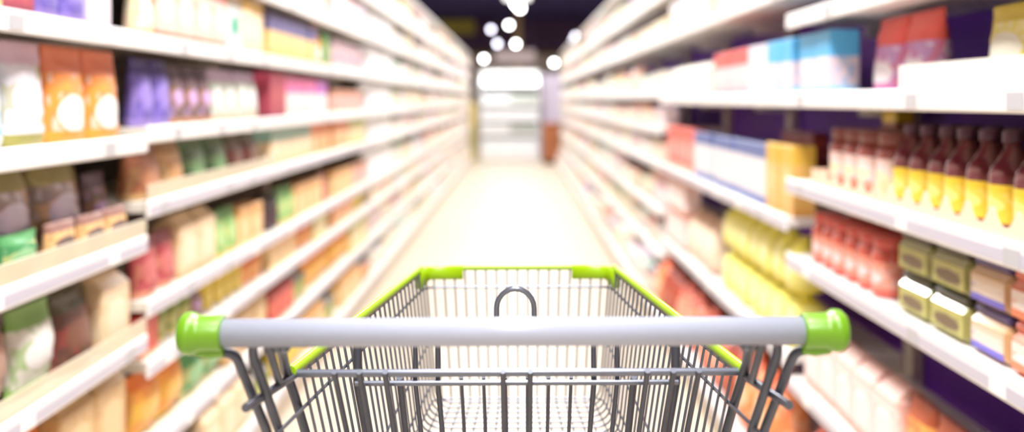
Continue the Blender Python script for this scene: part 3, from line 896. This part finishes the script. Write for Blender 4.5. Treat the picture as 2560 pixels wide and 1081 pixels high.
for sgn, wd in ((-1, 'left'), (1, 'right')):  # lamps added out of view to brighten the far wall and banner
    root = empty('linear_lamp', (sgn*3.4, 26.5, 3.62), PI/2)
    tag(root, f'added unseen white lamp lighting the far wall beyond the {wd} shelves', 'lamp', 'added lamps lighting the far wall')
    b = MB(); b.box(-.3, .3, -1.0, 1.0, .02, .09, .008); b.build('housing', M_HOUS, root)
    b = MB(); b.box(-.28, .28, -.98, .98, .012, .0195); b.build('diffuser', M_LAMP, root)
    for q in (-1, 1):
        b = MB(); b.tube([(0,q*.7,.09),(0,q*.7,ZC-3.622)], .006, 6); b.build('hanging_rod', M_STEEL2, root)
    area('lamp_light', root, (0, 0, 0), .56, 1.96, 160)

M_SPOT = mat('spot_lens', (1,1,1,1), .4, emit=(1,.99,.98,1), strength=40.0)
M_SPOT2 = mat('cool_spot_lens', (1,1,1,1), .4, emit=(.86,.84,1,1), strength=18.0)
M_BLK = mat('black_spot_can', S(30,28,36), .5)
spots = [(-.025, 19.4, 3.295, 0, 'brightest spotlight at the top of the view over the aisle end'), (.055, 19.65, 3.235, 0, 'spotlight just right of the brightest one over the aisle end'),
         (-.215, 26.0, 3.38, 0, 'single white spotlight left of the tan column'), (-.035, 26.0, 2.88, 0, 'white spotlight in front of the tan column'),
         (-.705, 26.5, 3.30, 1, 'upper cool spotlight of the slanting pair'), (-.50, 25.0, 2.83, 1, 'lower cool spotlight of the slanting pair'),
         (-.93, 27.5, 2.55, 0, 'low white spotlight beside the end of the left shelves'), (1.03, 27.5, 2.44, 0, 'low white spotlight beside the end of the right shelves'),
         (1.62, 27.5, 3.18, 1, 'upper cool spotlight above the right shelves'), (1.55, 27.0, 3.03, 1, 'lower cool spotlight above the right shelves')]
for x, y, z, c, label in spots:
    root = empty('spotlight', (x, y, z))
    tag(root, label, 'spotlight', 'hanging spotlights')
    b = MB(); b.lathe([(.035,.16),(.06,.15),(.07,.02),(.075,-.03),(.068,-.032),(.06,.0)], 16, 'y', (0,0,0)); b.build('can', M_BLK, root)
    b = MB(); b.lathe([(.0001,-.034),(.045,-.03),(.066,-.012),(.06,.0)], 16, 'y', (0,0,0)); b.build('lens', M_SPOT2 if c else M_SPOT, root)
    b = MB(); b.tube([(0,.08,.05),(0,.08,ZC-z-.001)], .008, 6); b.build('stem', M_BLK, root)

# ----------------------------------------------------------------- the trolley
cart = empty('shopping_trolley', (.0052, 0, 0))
tag(cart, 'wire shopping trolley with pale grey handle and lime green caps and rim', 'shopping trolley')
cart.rotation_euler = (0, math.radians(-.25), 0)
HY, HZ, HX = .91, 1.185, -.004
# handle
b = MB(); b.lathe([(.0132,-.2765),(.0132,.2765)], 40, 'x', (HX, HY, HZ)); b.build('handle_grip', M_GRIP, cart)
for s in (-1, 1):
    prof = [(.0145,.268),(.0158,.2685),(.0163,.270),(.0163,.2880),(.0170,.2915),(.0194,.2955),(.0199,.299),(.0191,.3035),(.0155,.3075),(.009,.3098),(.0002,.3105)]
    prof = [(r, s*h) for r, h in prof]
    if s < 0: prof = prof[::-1]
    b = MB(); b.lathe(prof, 36, 'x', (HX, HY, HZ)); cp = b.build('handle_cap', M_CAP, cart, 'lime green moulded end cap')
    # the socket under the cap that takes the arm
    b = MB(); b.tube([(HX+s*.302,HY+.006,HZ-.012),(HX+s*.293,HY+.007,HZ-.0160),(HX+s*.281,HY+.007,HZ-.0175),(HX+s*.2695,HY+.007,HZ-.0170)], [.005,.0078,.0082,.0066], 14)
    b.build('socket', M_CAP, cp)
    # outer arm, second post, strut, inner post
    X = lambda v: HX*.5+s*v
    b = MB(); b.tube(fillet([(X(.284),HY+.008,HZ-.0195),(X(.263),.922,HZ-.0215),(X(.2525),1.0,1.062),(X(.25),1.06,.96),(X(.235),1.12,.30),(X(.235),1.15,.20)], .016, 6), .0048, 12)
    b.build('handle_arm', M_STEEL2, cart)
    b = MB(); b.tube(fillet([(X(.238),HY+.004,HZ-.010),(X(.2475),.926,HZ-.014),(X(.2485),.932,HZ-.027),(X(.2405),1.0,1.064),(X(.238),1.06,.96),(X(.225),1.16,.30)], .012, 6), .0046, 12)
    b.build('frame_post', M_STEEL2, cart)
    b = MB(); b.tube(fillet([(X(.231),HY+.006,HZ-.011),(X(.2345),.955,1.143),(X(.2415),1.005,1.1125)], .02, 6), .0042, 10)
    b.build('handle_strut', M_STEEL2, cart)
    b = MB(); b.tube(fillet([(X(.223),HY+.006,HZ-.011),(X(.232),.975,1.152),(X(.2425),1.035,1.118),(X(.2365),1.06,1.075),(X(.2335),1.115,1.005),(X(.22),1.13,.86)], .02, 6), .0052, 12)
    b.build('inner_post', M_STEEL2, cart)
    b = MB(); b.lathe([(.0001,0),(.0045,.001),(.005,.003),(.005,.010),(.0001,.011)], 14, 'y', (X(.2145),HY-.002,HZ-.0150)); b.build('bolt_boss', M_STEEL, cart)

# basket outline: half width and height along its length
YR, YFR = 1.05, 1.67
def hw(y): return .2395 + (.158-.2395)*(y-YR)/(YFR-YR)
def zt(y): return 1.108 + .006*(y-YR)/(YFR-YR)
def hwb(y): return .190 + (.134-.190)*(y-1.10)/(1.62-1.10)
ZB = .902
def zb(y): return .902 - .037*(1.62-y)/.52
for s in (-1, 1):
    # top side rod running back past the rear bar
    b = MB(); b.tube([(s*hw(.925),.925,1.111),(s*hw(1.05),1.05,1.106),(s*hw(1.655),1.655,zt(1.655))], .0046, 12); b.build('top_rod', M_STEEL, cart)
    b = MB(); b.tube([(s*(hw(1.045)+.0005),1.045,zt(1.045)+.0035),(s*(hw(1.645)+.0005),1.645,zt(1.645)+.0035)], .0068, 12, ry=.0052); b.build('rim_strip', M_STRIP, cart, 'lime green plastic rim strip along the side')
b = MB(); b.tube([(-.15,YFR,zt(YFR)),(.15,YFR,zt(YFR))], .0036, 10); b.build('top_rod', M_STEEL, cart)
b = MB(); b.tube([(-.093,YFR,zt(YFR)+.001),(.0925,YFR,zt(YFR)+.001)], .0046, 12); b.build('rim_strip', M_STRIP, cart, 'lime green plastic rim strip along the front')
def plate(path, z0, z1, t):
    """upright plastic plate swept along a plan path"""
    b = MB(); P = [Vector((x, y, 0)) for x, y in path]; v = []; n = len(P)
    for i in range(n):
        a, c = P[max(0,i-1)], P[min(n-1,i+1)]
        d = (c-a).normalized(); nn = Vector((-d.y, d.x, 0))
        zz0 = z0[i] if isinstance(z0, list) else z0
        r = .003
        for off, zc in ((-t/2, zz0+r), (-t/2+r, zz0), (t/2-r, zz0), (t/2, zz0+r), (t/2, z1-r), (t/2-r, z1), (-t/2+r, z1), (-t/2, z1-r)):
            q = P[i]+nn*off; v.append((q.x, q.y, zc))
    f = [(i*8+k, (i+1)*8+k, (i+1)*8+(k+1)%8, i*8+(k+1)%8) for i in range(n-1) for k in range(8)]
    f += [tuple(range(8)), tuple(reversed(range((n-1)*8, n*8)))]
    b.add(v, f, True)
    return b
for s in (-1, 1):
    pth = fillet([(s*.0925,YFR,0),(s*.157,YFR,0),(s*hw(1.625),1.625,0)], .022, 10)
    pth = [(p.x, p.y) for p in pth]
    m0 = 1.0955; n = len(pth); z0 = []
    for i in range(n):
        t = i/(n-1)
        z0.append(m0 if t < .45 else m0 - .0085*min(1, (t-.45)/.35))
    z1 = 1.1185
    if s < 0: pth = pth[::-1]; z0 = z0[::-1]
    plate(pth, z0, z1, .013).build('corner_bumper', M_STRIP, cart, 'lime green moulded corner bumper')

# wires: U shaped hoops over sides and floor, front wires that run on along the floor, ring rods
hoops = MB(); fr = MB()
n = 26
for i in range(n):
    t = i/(n-1); yt = YR+.015+(YFR-.012-YR-.015)*t; yb = 1.10+(1.62-1.10)*t
    pts = [(-hw(yt)+.004,yt,zt(yt)), (-hwb(yb),yb,zb(yb)), (hwb(yb),yb,zb(yb)), (hw(yt)-.004,yt,zt(yt))]
    hoops.tube(fillet(pts, .026, 6), .0017, 6)
hoops.build('side_grille', M_STEEL, cart)
for i in range(17):
    u = (i-8)/8.0
    xt, xb, xr = u*.143, u*.126, u*.176
    fr.tube(fillet([(xt,YFR-.002,zt(YFR)),(xb,1.632,ZB-.003),(xr,1.10,zb(1.10)-.003)], .006, 3), .0014, 6)
fr.build('front_grille', M_STEEL, cart)
for df, dr, yr in ((.0305,.041,.975), (.117,.19,1.075), (.182,.215,1.085), (.208,.225,1.09)):
    kf, kr = df/.21, dr/.24
    yf = YFR-.002-.042*kf
    def half(y, k):
        t = min(max((y-YR)/(YFR-YR), -.2), 1)
        return hw(y)*(1-k)+hwb(1.10+.52*t)*k
    pts = [(-half(yr,kr)-.001,yr,1.108-dr), (-half(yf,kf)-.001,yf,zt(YFR)-df), (half(yf,kf)+.001,yf,zt(YFR)-df), (half(yr,kr)+.001,yr,1.108-dr)]
    b = MB(); b.tube(fillet(pts, .022, 6), .0017 if df > .05 else .0021, 8); b.build('ring_rod', M_STEEL, cart)
# rear gate
gate = empty('rear_gate', (0,0,0)); gate.parent = cart
b = MB(); b.tube([(-.2405,YR,1.1085),(.2405,YR,1.1085)], .0043, 14); b.build('gate_bar', M_STEEL, gate)
for px in (-.1945,-.168,-.1405,-.0155,.0135,.138,.1655,.1925):
    b = MB(); b.tube([(px,YR-.008,1.112),(px,1.117,1.024),(px,1.17,.93)], .0031, 10); b.build('gate_post', M_STEEL2, gate)
# child seat
seat = empty('child_seat', (0,0,0)); seat.parent = cart
YS = 1.085
b = MB(); b.tube([(-.1795,YS,1.0875),(.1775,YS,1.0875)], .0031, 12); b.build('seat_bar', M_STEEL, seat)
b = MB(); b.tube([(-.179,YS+.004,1.139),(.177,YS+.004,1.139)], .0031, 10); b.build('seat_top_rod', M_STEEL2, seat)
for px, r in ((-.1775,.0052),(-.1135,.0028),(-.0885,.003),(.0845,.003),(.1105,.0028),(.1755,.0052)):
    b = MB(); b.tube([(px,YS+.006,1.139),(px,YS+.006,1.085),(px*.995,1.145,1.015),(px*.99,1.19,.94)], r, 10); b.build('seat_post', M_STEEL2, seat)
for px in (-.131,-.0625,-.0378,-.0135,.0113,.0345,.0595,.129):
    r = .0040 if abs(px) > .12 else .0021
    b = MB(); b.tube([(px,YS+.005,1.0925),(px,1.145,1.015),(px,1.19,.94)], r, 8); b.build('seat_post', M_STEEL2, seat)
arc = [(-.0022+.021*math.cos(a*PI/12), YS+.010, 1.1675+.022*math.sin(a*PI/12)) for a in range(13)]
b = MB(); b.tube([(.0188,YS+.004,1.136)]+arc+[(-.0232,YS+.004,1.136)], .0031, 12); b.build('seat_hoop', M_STEEL, seat)
# chassis below the view
for s in (-1, 1):
    b = MB(); b.tube(fillet([(s*.235,1.15,.20),(s*.225,1.2,.17),(s*.15,1.72,.17),(s*.05,1.76,.17),(0,1.76,.17)], .04), .0095, 10); b.build('chassis_rail', M_STEEL2, cart)
    b = MB(); b.tube(fillet([(s*.15,1.6,.17),(s*.14,1.52,.6),(s*.128,1.5,ZB-.012)], .04), .007, 10); b.build('basket_support', M_STEEL2, cart)
    b = MB(); b.tube(fillet([(s*.225,1.16,.30),(s*.185,1.14,.7),(s*.178,1.15,.856)], .04), .007, 10); b.build('basket_support', M_STEEL2, cart)
b = MB(); b.tube([(-.222,1.2,.17),(.222,1.2,.17)], .008, 10); b.build('chassis_bar', M_STEEL2, cart)
for s, y in ((-1,1.17),(1,1.17),(-1,1.66),(1,1.66)):
    x = s*(.228 if y < 1.4 else .158)
    c = empty('caster', (x, y, 0)); c.parent = cart
    b = MB(); b.lathe([(.02,-.014),(.058,-.013),(.0625,-.009),(.0625,.009),(.058,.013),(.02,.014)], 24, 'x', (0,.03,.0625)); b.build('wheel', M_RUBBER, c)
    for q in (-1, 1):
        b = MB(); b.box(q*.019-.002, q*.019+.002, -.005, .045, .05, .15, .001); b.build('fork', M_STEEL, c)
    b = MB(); b.lathe([(.024,.145),(.024,.16),(.01,.165),(.01,.18)], 14, 'z', (0,.012,0)); b.build('swivel', M_STEEL, c)

# ----------------------------------------------------------------- world and colour management
w = bpy.data.worlds.new('world'); scene.world = w; w.use_nodes = True
w.node_tree.nodes['Background'].inputs[0].default_value = (.9,.93,1,1)
w.node_tree.nodes['Background'].inputs[1].default_value = .3
scene.view_settings.view_transform = 'Standard'
scene.view_settings.look = 'None'
scene.view_settings.gamma = 1.0
scene.view_settings.use_curve_mapping = False
scene.view_settings.exposure = -0.95
scene.cycles.max_bounces = 6
scene.cycles.diffuse_bounces = 4
scene.cycles.glossy_bounces = 3
scene.cycles.transparent_max_bounces = 8
scene.cycles.caustics_reflective = False
scene.cycles.caustics_refractive = False
scene.cycles.sample_clamp_indirect = 6.0
